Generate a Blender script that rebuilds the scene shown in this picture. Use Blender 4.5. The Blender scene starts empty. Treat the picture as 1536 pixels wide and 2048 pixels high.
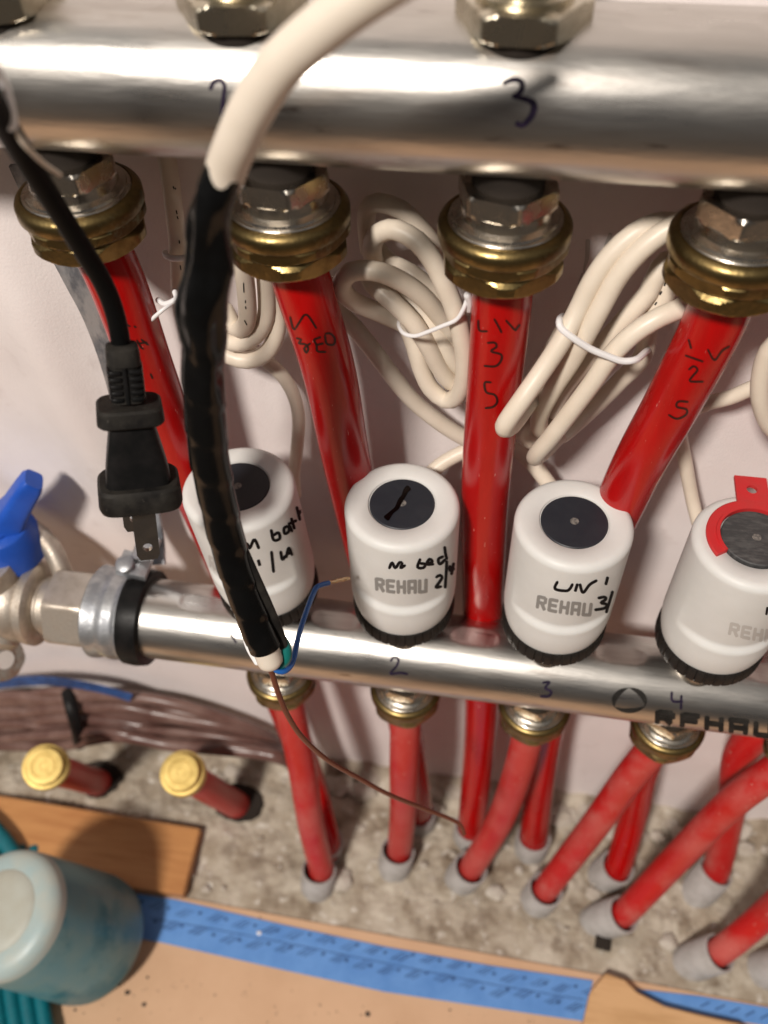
import bpy, bmesh, math, random
from mathutils import Vector, Matrix, noise
from mathutils.bvhtree import BVHTree
random.seed(7)
PI=math.pi; K=0.01            # everything below is written in centimetres, meshes are stored in metres
sc=bpy.context.scene; COL=sc.collection
# ------------------------------------------------------------------ camera
CAM=Vector((2.96477,-18.21304,33.10755)); FPX=1776.058
def rotm(a,b,c): return Matrix.Rotation(c,3,'Z')@Matrix.Rotation(b,3,'Y')@Matrix.Rotation(a,3,'X')
RM=rotm(0.68849,0.02819,0.15942)
cd=bpy.data.cameras.new('camera'); cam=bpy.data.objects.new('camera',cd); COL.objects.link(cam); sc.camera=cam
cam.matrix_world=Matrix.Translation(CAM*K)@RM.to_4x4()
cd.sensor_fit='VERTICAL'; cd.sensor_height=24; cd.sensor_width=18; cd.lens=FPX/2048*24
cd.clip_start=0.005; cd.clip_end=50
cd.dof.use_dof=True; cd.dof.focus_distance=0.262; cd.dof.aperture_fstop=6.6
sc.render.resolution_x=768; sc.render.resolution_y=1024
sc.render.engine='CYCLES'
# ------------------------------------------------------------------ world: a dim warm room round the cabinet
w=bpy.data.worlds.new('World'); sc.world=w; w.use_nodes=True
nt=w.node_tree; bg=nt.nodes['Background']; bg.inputs[1].default_value=0.60
tc=nt.nodes.new('ShaderNodeTexCoord'); sx=nt.nodes.new('ShaderNodeSeparateXYZ'); cr=nt.nodes.new('ShaderNodeValToRGB')
nt.links.new(tc.outputs['Generated'],sx.inputs[0])
mr=nt.nodes.new('ShaderNodeMapRange'); mr.inputs[1].default_value=-1; mr.inputs[2].default_value=1
nt.links.new(sx.outputs[2],mr.inputs[0]); nt.links.new(mr.outputs[0],cr.inputs[0])
vd=nt.nodes.new('ShaderNodeVectorMath'); vd.operation='DOT_PRODUCT'; vd.inputs[1].default_value=Vector((.08,-.66,.74)).normalized()
vn=nt.nodes.new('ShaderNodeVectorMath'); vn.operation='NORMALIZE'; nt.links.new(tc.outputs['Generated'],vn.inputs[0]); nt.links.new(vn.outputs[0],vd.inputs[0])
m2=nt.nodes.new('ShaderNodeMapRange'); m2.interpolation_type='SMOOTHSTEP'; m2.inputs[1].default_value=.45; m2.inputs[2].default_value=.85; m2.inputs[3].default_value=1; m2.inputs[4].default_value=.28  # dark zone toward the viewer, added to the world colour to dim reflections
nt.links.new(vd.outputs['Value'],m2.inputs[0])
mx=nt.nodes.new('ShaderNodeVectorMath'); mx.operation='SCALE'; nt.links.new(cr.outputs[0],mx.inputs[0]); nt.links.new(m2.outputs[0],mx.inputs['Scale']); nt.links.new(mx.outputs[0],bg.inputs[0])
el=cr.color_ramp.elements
el[0].position=0.30; el[0].color=(.13,.105,.085,1); el[1].position=1.0; el[1].color=(.78,.74,.70,1)
for p_,c_ in ((.47,(.12,.11,.105,1)),(.60,(.30,.28,.275,1)),(.74,(.70,.67,.65,1)),(.86,(1.0,.97,.94,1))):
    e=el.new(p_); e.color=c_
# ------------------------------------------------------------------ lamps
def area(name,loc,target,size,power,color):
    d=bpy.data.lights.new(name,'AREA'); d.shape='DISK'; d.size=size*K; d.energy=power; d.color=color
    o=bpy.data.objects.new(name,d); COL.objects.link(o); o.location=Vector(loc)*K
    o.rotation_euler=(Vector(target)-Vector(loc)).to_track_quat('-Z','Y').to_euler(); return o
area('ceiling_lamp',(-46,-118,152),(2,2,4),24,43.0,(1,.925,.845))
sc.view_settings.view_transform='Standard'; sc.view_settings.look='None'; sc.view_settings.gamma=1
sc.view_settings.exposure=0.0

# ------------------------------------------------------------------ helpers
def ray(u,v): return RM@Vector(((u-768)/FPX,-(v-1024)/FPX,-1.0))
def at(u,v,**k):
    d=ray(u,v)
    if 'd' in k: return CAM+d*k['d']
    ax,val=next(iter(k.items())); i='xyz'.index(ax); return CAM+d*((val-CAM[i])/d[i])
ORG={}
def setp(o,label=None,cat=None,group=None,kind=None):
    if label: o['label']=label
    if cat: o['category']=cat
    if group: o['group']=group
    if kind: o['kind']=kind
    return o
def thing(name,loc,label,cat,group=None):
    o=bpy.data.objects.new(name,None); COL.objects.link(o); o.empty_display_size=.01
    o.location=Vector(loc)*K; ORG[o.name]=Vector(loc); return setp(o,label,cat,group)
def obj(name,g,mat,parent=None,loc=None,ang=35,smooth=True):
    V,F=g
    if parent is None: org=Vector(loc) if loc is not None else Vector((0,0,0))
    else: org=ORG[parent.name]
    bm=bmesh.new(); vs=[bm.verts.new((Vector(p)-org)*K) for p in V]
    for f in F:
        try: bm.faces.new([vs[i] for i in f])
        except ValueError: pass
    bmesh.ops.recalc_face_normals(bm,faces=bm.faces) if parent is not None or loc is not None else None
    for f in bm.faces: f.smooth=smooth
    ca=math.radians(ang)
    for e in bm.edges:
        if len(e.link_faces)==2:
            try:
                if e.calc_face_angle()>ca: e.smooth=False
            except ValueError: pass
    me=bpy.data.meshes.new(name); bm.to_mesh(me); bm.free(); me.materials.append(mat)
    o=bpy.data.objects.new(name,me); COL.objects.link(o)
    if parent is not None: o.parent=parent; ORG[o.name]=org
    else: o.location=org*K; ORG[o.name]=org
    return o
def merge(*gs):
    V=[];F=[]
    for v,f in gs:
        n=len(V); V+=list(v); F+=[[i+n for i in q] for q in f]
    return V,F
def frame(ax,ref=None):
    ax=Vector(ax).normalized(); r=Vector(ref) if ref is not None else (Vector((1,0,0)) if abs(ax.x)<.8 else Vector((0,1,0)))
    u=(r-ax*r.dot(ax)).normalized(); return u,ax.cross(u),ax
def loft(rings,caps=True,closed=True):
    n=len(rings[0]); V=[p for r in rings for p in r]; F=[]
    for i in range(len(rings)-1):
        for j in range(n if closed else n-1):
            a=i*n+j; b=i*n+(j+1)%n; F.append([a,b,b+n,a+n])
    if caps:
        F.append(list(range(n))[::-1]); F.append([(len(rings)-1)*n+j for j in range(n)])
    return V,F
def lathe(base,ax,prof,seg=64,ref=None,rf=None,caps=True):
    """prof: (r,h); rf(theta,h,r)->r"""
    u,v,a=frame(ax,ref); base=Vector(base); R=[]
    for (r,h) in prof:
        ring=[]
        for j in range(seg):
            t=2*PI*j/seg; rr=rf(t,h,r) if rf else r
            ring.append(base+a*h+(u*math.cos(t)+v*math.sin(t))*rr)
        R.append(ring)
    return loft(R,caps)
def hexr(t,a,rot=0):
    x=((t+rot+PI/6)%(PI/3))-PI/6; return a/math.cos(x)
def hexnut(base,ax,h0,h1,a,rc,rin=0.0,rot=0,n=9,slope=1.6,seg=120,ref=None,cap=9):
    prof=[(rin if rin else .05,h0)]
    prof+= [(1,h0+(h1-h0)*i/(n-1)) for i in range(n)]
    prof+= [(rin if rin else .05,h1)]
    first=[0]
    def rf(t,h,r):
        if r!=1: return r
        d=min(h-h0,h1-h); return min(hexr(t,a,rot),rc+slope*d,cap)
    return lathe(base,ax,prof,seg,ref,rf,caps=True)
def crom(P,step=.25):
    P=[Vector(p) for p in P]; Q=[P[0]*2-P[1]]+P+[P[-1]*2-P[-2]]; out=[]
    for i in range(1,len(Q)-2):
        a,b,c,d=Q[i-1:i+3]; n=max(2,int((c-b).length/step))
        for k in range(n):
            t=k/n; out.append(.5*((2*b)+(c-a)*t+(2*a-5*b+4*c-d)*t*t+(3*b-a-3*c+d)*t**3))
    out.append(P[-1]); return out
def tube(P,r,seg=20,step=.25,rf=None,flat=1.0,round_end=True,smooth=True):
    pts=crom(P,step) if smooth else [Vector(p) for p in P]
    T=[]
    for i in range(len(pts)):
        a=pts[max(0,i-1)]; b=pts[min(len(pts)-1,i+1)]; T.append((b-a).normalized())
    u,v,_=frame(T[0]); R=[]; s=0
    for i,p in enumerate(pts):
        if i: s+=(p-pts[i-1]).length; u=(u-T[i]*u.dot(T[i])).normalized(); v=T[i].cross(u)
        rr=r(s) if callable(r) else r
        R.append([p+(u*math.cos(2*PI*j/seg)+v*math.sin(2*PI*j/seg)*flat)*(rf(s,2*PI*j/seg,rr) if rf else rr) for j in range(seg)])
    if round_end:
        def capr(c,ring,t):
            o=[]
            for f in (.35,.75,.95): 
                o.append([c+(q-c)*math.sqrt(max(0,1-f*f))+t*f*(ring[0]-c).length*.8 for q in ring])
            return o
        R=capr(pts[0],R[0],-T[0])[::-1]+R+capr(pts[-1],R[-1],T[-1])
    return loft(R)
def box(c,h,M=None,bev=0.0,seg=2):
    bm=bmesh.new(); bmesh.ops.create_cube(bm,size=2)
    for v in bm.verts: v.co=Vector((v.co.x*h[0],v.co.y*h[1],v.co.z*h[2]))
    if bev: bmesh.ops.bevel(bm,geom=bm.edges[:],offset=bev,segments=seg,affect='EDGES',profile=.5)
    M=M or Matrix.Identity(3); bm.verts.index_update()
    V=[Vector(c)+M@v.co for v in bm.verts]; F=[[v.index for v in f.verts] for f in bm.faces]; bm.free(); return V,F
def prism(poly,z0,z1,bev=0.03):
    bm=bmesh.new(); vs=[bm.verts.new((p[0],p[1],z0)) for p in poly]; f=bm.faces.new(vs)
    r=bmesh.ops.extrude_face_region(bm,geom=[f]); 
    for g in r['geom']:
        if isinstance(g,bmesh.types.BMVert): g.co.z=z1
    bmesh.ops.recalc_face_normals(bm,faces=bm.faces)
    if bev: bmesh.ops.bevel(bm,geom=bm.edges[:],offset=bev,segments=2,affect='EDGES')
    bm.verts.index_update(); V=[v.co.copy() for v in bm.verts]; F=[[v.index for v in q.verts] for q in bm.faces]; bm.free(); return V,F
def grid(x0,x1,nx,y0,y1,ny,f):
    V=[f(x0+(x1-x0)*i/nx,y0+(y1-y0)*j/ny) for j in range(ny+1) for i in range(nx+1)]
    F=[[j*(nx+1)+i,j*(nx+1)+i+1,(j+1)*(nx+1)+i+1,(j+1)*(nx+1)+i] for j in range(ny) for i in range(nx)]
    return V,F
def bvh(*obs):
    V=[];F=[]
    for o in obs:
        n=len(V); org=ORG[o.name]; V+=[v.co/K+org for v in o.data.vertices]; F+=[[i+n for i in p.vertices] for p in o.data.polygons]
    return BVHTree.FromPolygons(V,F)
def stamp(tree,strokes,wpx,lift=.012,step=2.5,tf=None):
    """ink lines laid on a surface: every stroke is a thin ribbon resting on it"""
    V=[];F=[]
    for st in strokes:
        P=[Vector((tf(*p[:2]) if tf else p[:2])+((p[2],) if len(p)>2 else (1.0,))) for p in st]
        P=crom(P,step) if len(P)>2 else [P[0].lerp(P[1],k/12) for k in range(13)]
        prev=None
        for i,p in enumerate(P):
            a=P[max(0,i-1)]; b=P[min(len(P)-1,i+1)]; t=Vector((b.x-a.x,b.y-a.y))
            if t.length<1e-6: continue
            t.normalize(); nn=Vector((-t.y,t.x)); endf=1.0 if 0<i<len(P)-1 else .55
            row=[]
            for s in (-.5,-.17,.17,.5):
                q=(p.x+nn.x*wpx*s*p.z*endf,p.y+nn.y*wpx*s*p.z*endf); d=ray(*q).normalized()
                h=tree.ray_cast(CAM,d)
                if h[0] is None: row=None; break
                n=h[1]; n=n if n.dot(d)<0 else -n
                if n.dot(d)>-.06: row=None; break
                row.append(h[0]+n*lift)
            if row is None: prev=None; continue
            ids=list(range(len(V),len(V)+4)); V+=row
            if prev and (V[prev[0]]-V[ids[0]]).length<.6:
                for k in range(3): F.append([prev[k],prev[k+1],ids[k+1],ids[k]])
            prev=ids
    return V,F
def Z(s,ox,oy): return lambda x,y:(ox+x/s,oy+y/s)
LET={'R':[[(.14,1),(.14,0)],[(.14,.1),(.86,.1)],[(.86,.06),(.86,.52)],[(.86,.52),(.2,.52)],[(.5,.52),(.9,1)]],
 'E':[[(.16,0),(.16,1)],[(.16,.1),(1,.1)],[(.16,.5),(.9,.5)],[(.16,.9),(1,.9)]],
 'H':[[(.16,0),(.16,1)],[(.84,0),(.84,1)],[(.16,.5),(.84,.5)]],
 'A':[[(.16,1),(.16,0)],[(.0,.1),(1,.1)],[(.84,0),(.84,1)],[(.16,.58),(.84,.58)]],
 'U':[[(.16,0),(.16,1)],[(.16,.9),(.84,.9)],[(.84,1),(.84,0)]]}
def word(txt,TL,TR,BL,BR,sag=0):
    out=[]; n=len(txt)
    for i,c in enumerate(txt):
        for st in LET[c]:
            q=[]
            for (a,b) in st:
                x=(i+.06+.86*a)/n; k=4*x*(1-x)*sag
                q.append(((TL[0]*(1-x)+TR[0]*x)*(1-b)+(BL[0]*(1-x)+BR[0]*x)*b,(TL[1]*(1-x)+TR[1]*x)*(1-b)+(BL[1]*(1-x)+BR[1]*x)*b+k))
            out.append(q)
    return out
# ------------------------------------------------------------------ materials
def lin(c): return tuple(((x/255)/12.92 if x<=10 else (((x/255)+.055)/1.055)**2.4) for x in c)
def mat(name,c1,c2=None,scale=3.0,rough=.5,rough2=None,metal=0.0,bump=0.0,bscale=20.0,stretch=(1,1,1),lo=.4,hi=.65,spec=.5,detail=5,
        c3=None,s3=1.0,lo3=.6,hi3=.75,c4=None,s4=10,lo4=.7,hi4=.74,coat=0,trans=0,ior=1.45,sss=0,aniso=0):
    m=bpy.data.materials.new(name); m.use_nodes=True; t=m.node_tree; N=t.nodes; L=t.links; b=N['Principled BSDF']
    b.inputs['Base Color'].default_value=(*c1,1); b.inputs['Roughness'].default_value=rough; b.inputs['Metallic'].default_value=metal
    b.inputs['Specular IOR Level'].default_value=spec; b.inputs['Coat Weight'].default_value=coat; b.inputs['Transmission Weight'].default_value=trans; b.inputs['IOR'].default_value=ior
    b.inputs['Coat Roughness'].default_value=.15
    if sss: b.inputs['Subsurface Weight'].default_value=sss; b.inputs['Subsurface Radius'].default_value=(.002,.0015,.001); b.inputs['Subsurface Scale'].default_value=1
    tc=N.new('ShaderNodeTexCoord'); mp=N.new('ShaderNodeMapping'); L.new(tc.outputs['Object'],mp.inputs[0]); mp.inputs[3].default_value=tuple(100*x for x in stretch)
    def nz(s,d=detail):
        n=N.new('ShaderNodeTexNoise'); n.inputs['Scale'].default_value=s; n.inputs['Detail'].default_value=d; n.inputs['Roughness'].default_value=.6; L.new(mp.outputs[0],n.inputs[0]); return n.outputs[0]
    def rng(src,lo,hi,a=0,b_=1):
        r=N.new('ShaderNodeMapRange'); r.inputs[1].default_value=lo; r.inputs[2].default_value=hi; r.inputs[3].default_value=a; r.inputs[4].default_value=b_; L.new(src,r.inputs[0]); return r.outputs[0]
    def mix(f,a,b_):
        x=N.new('ShaderNodeMix'); x.data_type='RGBA'; L.new(f,x.inputs[0])
        for i,c in ((6,a),(7,b_)):
            if isinstance(c,tuple): x.inputs[i].default_value=(*c,1)
            else: L.new(c,x.inputs[i])
        return x.outputs[2]
    if c2:
        n=nz(scale); f=rng(n,lo,hi); col=mix(f,c1,c2)
        if c3: col=mix(rng(nz(s3),lo3,hi3),col,c3)
        if c4: col=mix(rng(nz(s4,3),lo4,hi4),col,c4)
        L.new(col,b.inputs['Base Color'])
        if rough2 is not None: L.new(rng(n,lo,hi,rough,rough2),b.inputs['Roughness'])
    if bump:
        bp=N.new('ShaderNodeBump'); bp.inputs['Strength'].default_value=bump; bp.inputs['Distance'].default_value=.0006; L.new(nz(bscale),bp.inputs['Height']); L.new(bp.outputs[0],b.inputs['Normal'])
    m['n']=1; return m
M={}
M['steel']=mat('brushed_stainless_steel',(.60,.575,.54),(.50,.475,.44),.5,.27,.38,1,.12,1.8,(.6,4,4),lo=.35,hi=.7,c3=(.40,.35,.31),s3=.45,lo3=.56,hi3=.78,c4=(.20,.16,.14),s4=1.3,lo4=.66,hi4=.80)
M['steel_pad']=mat('dull_pressed_steel',(.50,.46,.43),(.34,.31,.29),1.2,.42,.6,1,.15,4)
M['nickel']=mat('nickel_plated_brass',(.62,.58,.52),(.48,.43,.36),1.5,.2,.34,1,.08,8)
M['nickel_cap']=mat('nickel_cap_plating',(.62,.57,.46),(.42,.37,.28),1.2,.22,.35,1,.08,6)
M['cast']=mat('satin_nickel_casting',(.55,.49,.42),(.42,.36,.30),1.6,.42,.55,.75,.25,9)
M['brass']=mat('aged_brass',(.28,.205,.085),(.12,.082,.034),1.0,.30,.48,1,.22,5,c3=(.28,.36,.25),s3=1.1,lo3=.63,hi3=.8)
M['brass_new']=mat('bright_turned_brass',(.66,.49,.17),(.50,.36,.11),1.5,.48,.55,.6,.05,8)
M['zinc']=mat('galvanised_zinc',(.50,.51,.52),(.30,.31,.33),1.1,.36,.55,.85,.35,3.0,lo=.4,hi=.6)
M['strap']=mat('mottled_galvanised_strap',(.44,.45,.47),(.17,.18,.20),1.6,.4,.6,.6,.4,4,(1,1,.45),lo=.42,hi=.6)
M['red']=mat('red_plastic_pipe',(.42,.003,.003),(.35,.002,.002),.8,.20,.28,0,.08,2,(2,2,.4),c3=(.52,.04,.035),s3=.8,lo3=.62,hi3=.85,spec=.5,c4=(.62,.26,.22),s4=5,lo4=.70,hi4=.76)
M['red_dusty']=mat('dusty_red_pipe',(.44,.008,.007),(.50,.10,.085),.30,.32,.6,0,.1,8,(1,1,.7),lo=.38,hi=.66,c3=(.48,.008,.008),s3=.35,lo3=.5,hi3=.62,c4=(.60,.34,.28),s4=6,lo4=.68,hi4=.75)
M['white']=mat('white_moulded_plastic',(.68,.67,.65),(.64,.63,.605),.5,.42,.5,0,.05,60,spec=.4,sss=.05,c3=(.45,.41,.36),s3=14,lo3=.735,hi3=.78)
M['collar']=mat('black_ribbed_plastic',(.012,.010,.009),(.020,.017,.015),2,.45,.6,0,.1,12,spec=.2)
M['disc']=mat('matt_black_disc',(.018,.020,.027),(.022,.024,.031),3,.45,.5,0,.03,40)
M['disc_dusty']=mat('dusty_black_disc',(.045,.045,.046),(.10,.098,.095),2.2,.55,.7,0,.2,20,(1,3,1),lo=.45,hi=.72,c3=(.25,.24,.22),s3=9,lo3=.7,hi3=.76)
M['dot']=mat('grey_speckled_dot',(.22,.20,.18),(.05,.05,.05),14,.5,.5)
M['ink']=mat('black_marker_ink',(.007,.006,.007),rough=.6,spec=.12)
M['ink_steel']=mat('blue_black_marker_ink',(.012,.008,.022),(.03,.02,.045),3,.6,spec=.15)
M['gloss_ink']=mat('glossy_black_marker_ink',(.003,.001,.001),rough=.15,spec=.2)
M['ink_red']=mat('marker_ink_on_pipe',(.03,.003,.003),rough=.35)
M['print']=mat('grey_printed_lettering',(.25,.243,.232),rough=.5)
M['print_faint']=mat('pale_grey_printed_lettering',(.50,.475,.45),rough=.5)
M['print_dark']=mat('dark_printed_lettering',(.014,.013,.012),(.03,.027,.024),2,.7,spec=.12)
M['cream']=mat('cream_cable_sheath',(.74,.65,.54),(.70,.61,.50),1.2,.36,.42,0,.03,6,spec=.45,sss=.04)
M['cream2']=mat('thick_cream_sheath',(.72,.64,.54),(.68,.60,.50),1.0,.42,.5,0,.04,5,sss=.05,c3=(.5,.4,.3),s3=2,lo3=.7,hi3=.85)
M['tie']=mat('white_twist_tie',(.78,.76,.76),rough=.35,sss=.05)
M['tape_black']=mat('black_electrical_tape',(.003,.003,.003),(.004,.004,.004),1.5,.17,.24,0,.15,1.0,spec=.3)
M['rubber']=mat('black_rubber',(.007,.007,.007),(.011,.010,.010),2,.36,.46,0,.08,30,c3=(.06,.055,.05),s3=9,lo3=.70,hi3=.78,spec=.16)
M['cord']=mat('black_cord_sheath',(.004,.004,.004),rough=.5,spec=.10)
M['rubber_dusty']=mat('dusty_black_rubber',(.011,.010,.0095),(.030,.027,.023),1.2,.5,.65,0,.1,30,c3=(.11,.10,.085),s3=10,lo3=.67,hi3=.76,spec=.15)
M['blade']=mat('nickel_plug_blade',(.36,.325,.29),(.28,.25,.215),3,.3,.4,1,.05,6)
M['blue_wire']=mat('blue_wire_insulation',(.012,.10,.36),rough=.25)
M['green_wire']=mat('green_wire_insulation',(.006,.13,.115),rough=.3)
M['brown_wire']=mat('brown_wire_insulation',(.13,.036,.02),rough=.33)
M['copper']=mat('tinned_copper_strands',(.66,.46,.28),(.5,.36,.22),6,.3,.4,1,.3,20)
M['blue_handle']=mat('blue_painted_handle',(.012,.075,.42),(.016,.09,.48),1.4,.38,.45)
M['wall']=mat('pinkish_white_wall_sheet',(.80,.735,.72),(.76,.69,.675),.25,.40,.5,0,.25,11,c3=(.60,.52,.50),s3=.6,lo3=.6,hi3=.9,spec=.35)
M['concrete']=mat('rough_concrete',(.50,.445,.365),(.31,.255,.19),.5,.85,.95,0,.9,2.6,c3=(.17,.125,.085),s3=.55,lo3=.52,hi3=.68,c4=(.62,.58,.52),s4=1.3,lo4=.60,hi4=.74,detail=9,lo=.35,hi=.62)
M['grout']=mat('pale_mortar_lump',(.50,.45,.39),(.36,.31,.25),1.2,.9,.95,0,.8,4)
M['conduit']=mat('dusty_grey_conduit',(.42,.40,.385),(.30,.28,.26),1.0,.6,.75,0,.15,10)
M['dark']=mat('hole_shade_gasket_black',(.02,.014,.010),rough=.9)  # near-black: painted shade inside holes, also gaskets, washers and the chip
M['wood']=mat('orange_pine_board',(.50,.24,.085),(.40,.17,.055),.7,.45,.55,0,.15,3,(.35,3,3))
M['wood_pale']=mat('pale_pine_offcut',(.62,.38,.19),(.50,.29,.13),.6,.55,.6,0,.15,3,(.4,3,3))
M['board']=mat('tan_floor_protection_board',(.60,.39,.245),(.55,.35,.215),.2,.75,.8,0,.12,14,c3=(.46,.29,.18),s3=.9,lo3=.66,hi3=.8)
M['speck']=mat('dark_dirt_fleck',(.05,.04,.03),rough=.8)
M['btape']=mat('blue_masking_tape',(.12,.29,.64),(.09,.24,.57),.6,.6,.65,0,.3,3,c3=(.10,.25,.58),s3=1.3,lo3=.62,hi3=.8)
M['btape_dark']=mat('dusty_dark_blue_tape',(.012,.045,.15),(.04,.11,.32),.9,.5,.6,0,.3,3)
M['btape_ink']=mat('dark_blue_tape_print',(.015,.05,.15),(.03,.09,.26),2,.6)
M['teal']=mat('teal_rubber_hose',(.0,.13,.16),(.0,.10,.13),4,.4,.5,0,.3,18)
M['jug']=mat('translucent_blue_plastic',(.08,.215,.26),(.14,.24,.245),.30,.3,.42,0,.03,5,sss=.1,spec=.45,c3=(.02,.14,.19),s3=.25,lo3=.5,hi3=.6)
M['jug_top']=mat('pale_jug_shoulder',(.33,.42,.42),(.43,.43,.37),.35,.4,.5,0,.03,5,sss=.1)
M['jug_cap']=mat('beige_dusty_cap',(.40,.41,.36),(.36,.35,.29),.5,.5,.6)
M['brown_hose']=mat('brown_cable_jacket',(.11,.055,.045),(.20,.125,.105),.35,.28,.4,0,.05,5)
M['redclip']=mat('matt_red_plastic_clip',(.55,.022,.025),(.50,.03,.03),2,.5,.6,0,.1,20)
M['rust']=mat('rusty_pitted_steel',(.30,.28,.25),(.22,.09,.04),2.4,.5,.75,.2,.8,7,c3=(.6,.58,.55),s3=4,lo3=.6,hi3=.66)
M['label']=mat('white_paper_label',(.7,.66,.63),(.62,.18,.16),3.5,.6,lo=.62,hi=.66)
# ------------------------------------------------------------------ setting
WY=4.0; FZ=-20.0
def wallf(x,z):
    y=WY
    def rd(p,q,wd,am):
        a=Vector((p[0],p[2])); b=Vector((q[0],q[2])); d=(b-a).normalized(); r=Vector((x,z))-a
        t=r.dot(d); s=r.x*d.y-r.y*d.x; e=math.exp(-(s/wd)**2); f=1/(1+math.exp(-(t+2)/1.5))/(1+math.exp((t-(b-a).length-2)/1.5)); return am*e*f
    y-=rd(at(40,560,y=4),at(240,980,y=4),1.5,.9)
    y-=rd(at(-60,860,y=4),at(150,1040,y=4),1.2,.55)
    y-=rd(at(330,760,y=4),at(420,1180,y=4),1.0,.35)
    y-=.10*noise.noise(Vector((x*.16,z*.10,3)))+.05*noise.noise(Vector((x*.5,z*.35,9)))
    return Vector((x,y,z))
wall=obj('wall',grid(-60,60,300,-20.6,60,200,wallf),M['wall'],loc=(0,4,0)); setp(wall,kind='structure')
obj('scratch_marks',stamp(bvh(wall),[[(1176,478,1.6),(1174,515,1.4),(1168,540,.6),(1172,560),(1160,585,.6),(1150,625,.4)],[(1222,466,1.4),(1212,490,1.2),(1200,520,.4)],[(1165,545,.6),(1158,570,.8),(1163,592,.5)]],6),M['print_faint'],wall)
EA=at(370,1797,z=FZ); EB=at(1536,2012,z=FZ); ed=(EB-EA).normalized()
def edge_y(x): return EA.y+(x-EA.x)*(EB.y-EA.y)/(EB.x-EA.x)
def conf(x,t):
    e=edge_y(x); y=e-.6+(5.2-(e-.6))*t
    n=noise.noise(Vector((x*.35,y*.35,1)))*.30+noise.noise(Vector((x*1.1,y*1.1,4)))*.14+noise.noise(Vector((x*3.1,y*3.1,2)))*.10
    k=min(1,max(0,(y-e)/1.2)); n=n*k+max(0,(y-2.3))*.45*(1+noise.noise(Vector((x*.8,0,7))))
    return Vector((x,y,FZ+n-.06*(1-k)))
con=obj('floor_concrete',grid(-45,45,700,0,1,110,conf),M['concrete'],loc=(0,0,FZ)); setp(con,kind='structure')
fb=prism([(-60,-34),(60,-34),(60,edge_y(60)),(-60,edge_y(-60))],FZ-1.5,FZ+.06,0)
fb=obj('floor_board',fb,M['board'],loc=(0,0,FZ)); setp(fb,kind='structure')
# ------------------------------------------------------------------ manifold bars
BR=1.65
def bar(y,z,x0,x1,pads,flat_r=.75,back=1.0):
    seg=128; nx=int((x1-x0)/.09); R=[]
    for i in range(nx+1):
        x=x0+(x1-x0)*i/nx; ring=[]
        for j in range(seg):
            t=2*PI*j/seg; yy=BR*math.cos(t)*(back if math.cos(t)>0 else 1); zz=BR*math.sin(t)
            if zz>0:
                for px in pads:
                    d=math.hypot(x-px,yy)
                    lim=BR-.05+max(0,(d-flat_r))*.3
                    if d<flat_r+.5: zz=min(zz,lim)
                    if .62<d<.80: zz+= .012*math.sin((d-.62)/.18*PI) if zz>=lim-.001 else 0
            ring.append(Vector((x,y+yy,z+zz)))
        R.append(ring)
    return loft(R)
UY,UZ=1.13,23.9; LZ=1.95
ups=[-8.5,-3.01,2.49,8.0,13.5]; los=[-5.5,0,5.5,11,16.5,22]
up=thing('manifold_bar',(0,UY,UZ),'large stainless steel manifold tube across the top, marked with a handwritten 3','manifold')
ubar=obj('tube',bar(UY,UZ,-40,34,[-8.5,-3.4,2.49,5.3,8.0,13.5,-6.0],back=1.75),M['steel'],up,ang=50)
t=bvh(ubar)
obj('handwritten_number',stamp(t,[[(840,360),(856,328),(885,322),(902,350)],[(900,345),(893,400),(888,465)]],8,tf=Z(2,0,0)),M['ink_steel'],up)
obj('handwritten_number',stamp(t,[[(475,335,.7),(520,318),(552,332),(545,368),(518,386,.7),(560,395),(598,415,1.3),(592,460,1.2),(555,500),(525,490)]],11,tf=Z(2,768,0)),M['ink_steel'],up)
lo=thing('manifold_bar',(0,0,LZ),'lower stainless steel manifold tube under the white actuators, numbered 1 to 4','manifold')
lbar=obj('tube',bar(0,LZ,-13,34,[-8.2,-5.5,-2.75,0,2.75,5.5,8.25,11,13.75,16.5]),M['steel'],lo,ang=50)
t=bvh(lbar)
for nm,st,w_,tf in ((1,[[(1010,1465),(1038,1505)]],4,Z(2.194,0,600)),
  (2,[[(505,1322),(522,1298),(550,1308),(540,1345),(505,1388),(560,1384),(604,1392)]],4.5,Z(2.793,600,850)),
  (3,[[(275,1440),(315,1436),(292,1468),(326,1490),(308,1515),(262,1515)]],5,Z(2.793,986,850)),
  (4,[[(998,1488),(1003,1540),(1062,1545)],[(1052,1508),(1050,1590)]],5,Z(2.793,986,850))):
    obj('handwritten_number',stamp(t,st,w_,tf=tf),M['ink_steel'],lo)
def lens(cx,cy,rx,ry,a0,a1):
    A=[]; 
    for i in range(17):
        f=i/16; a=a0+(a1-a0)*f; arc=Vector((cx+rx*math.cos(a),cy+ry*math.sin(a)))
        c0=Vector((cx+rx*math.cos(a0),cy+ry*math.sin(a0))); c1=Vector((cx+rx*math.cos(a1),cy+ry*math.sin(a1)))
        ch=c0.lerp(c1,f); m=(arc+ch)/2; m=arc.lerp(ch,.33); A.append((m.x,m.y,max(.12,(arc-ch).length/12)))
    return A
cx,cy=986+762/2.793,850+1538/2.793
sub=[lens(cx,cy,35,25,math.radians(a),math.radians(b)) for a,b in ((-92,28),(28,148),(148,268))]
obj('triangle_emblem',stamp(t,sub,8.5,step=1.5),M['print_dark'],lo)
zz=Z(2.793,986,850)
obj('printed_lettering',stamp(t,word('REHAU',(895,1592),(1580,1668),(893,1668),(1576,1750)),10.5,tf=zz),M['print_dark'],lo)
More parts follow.
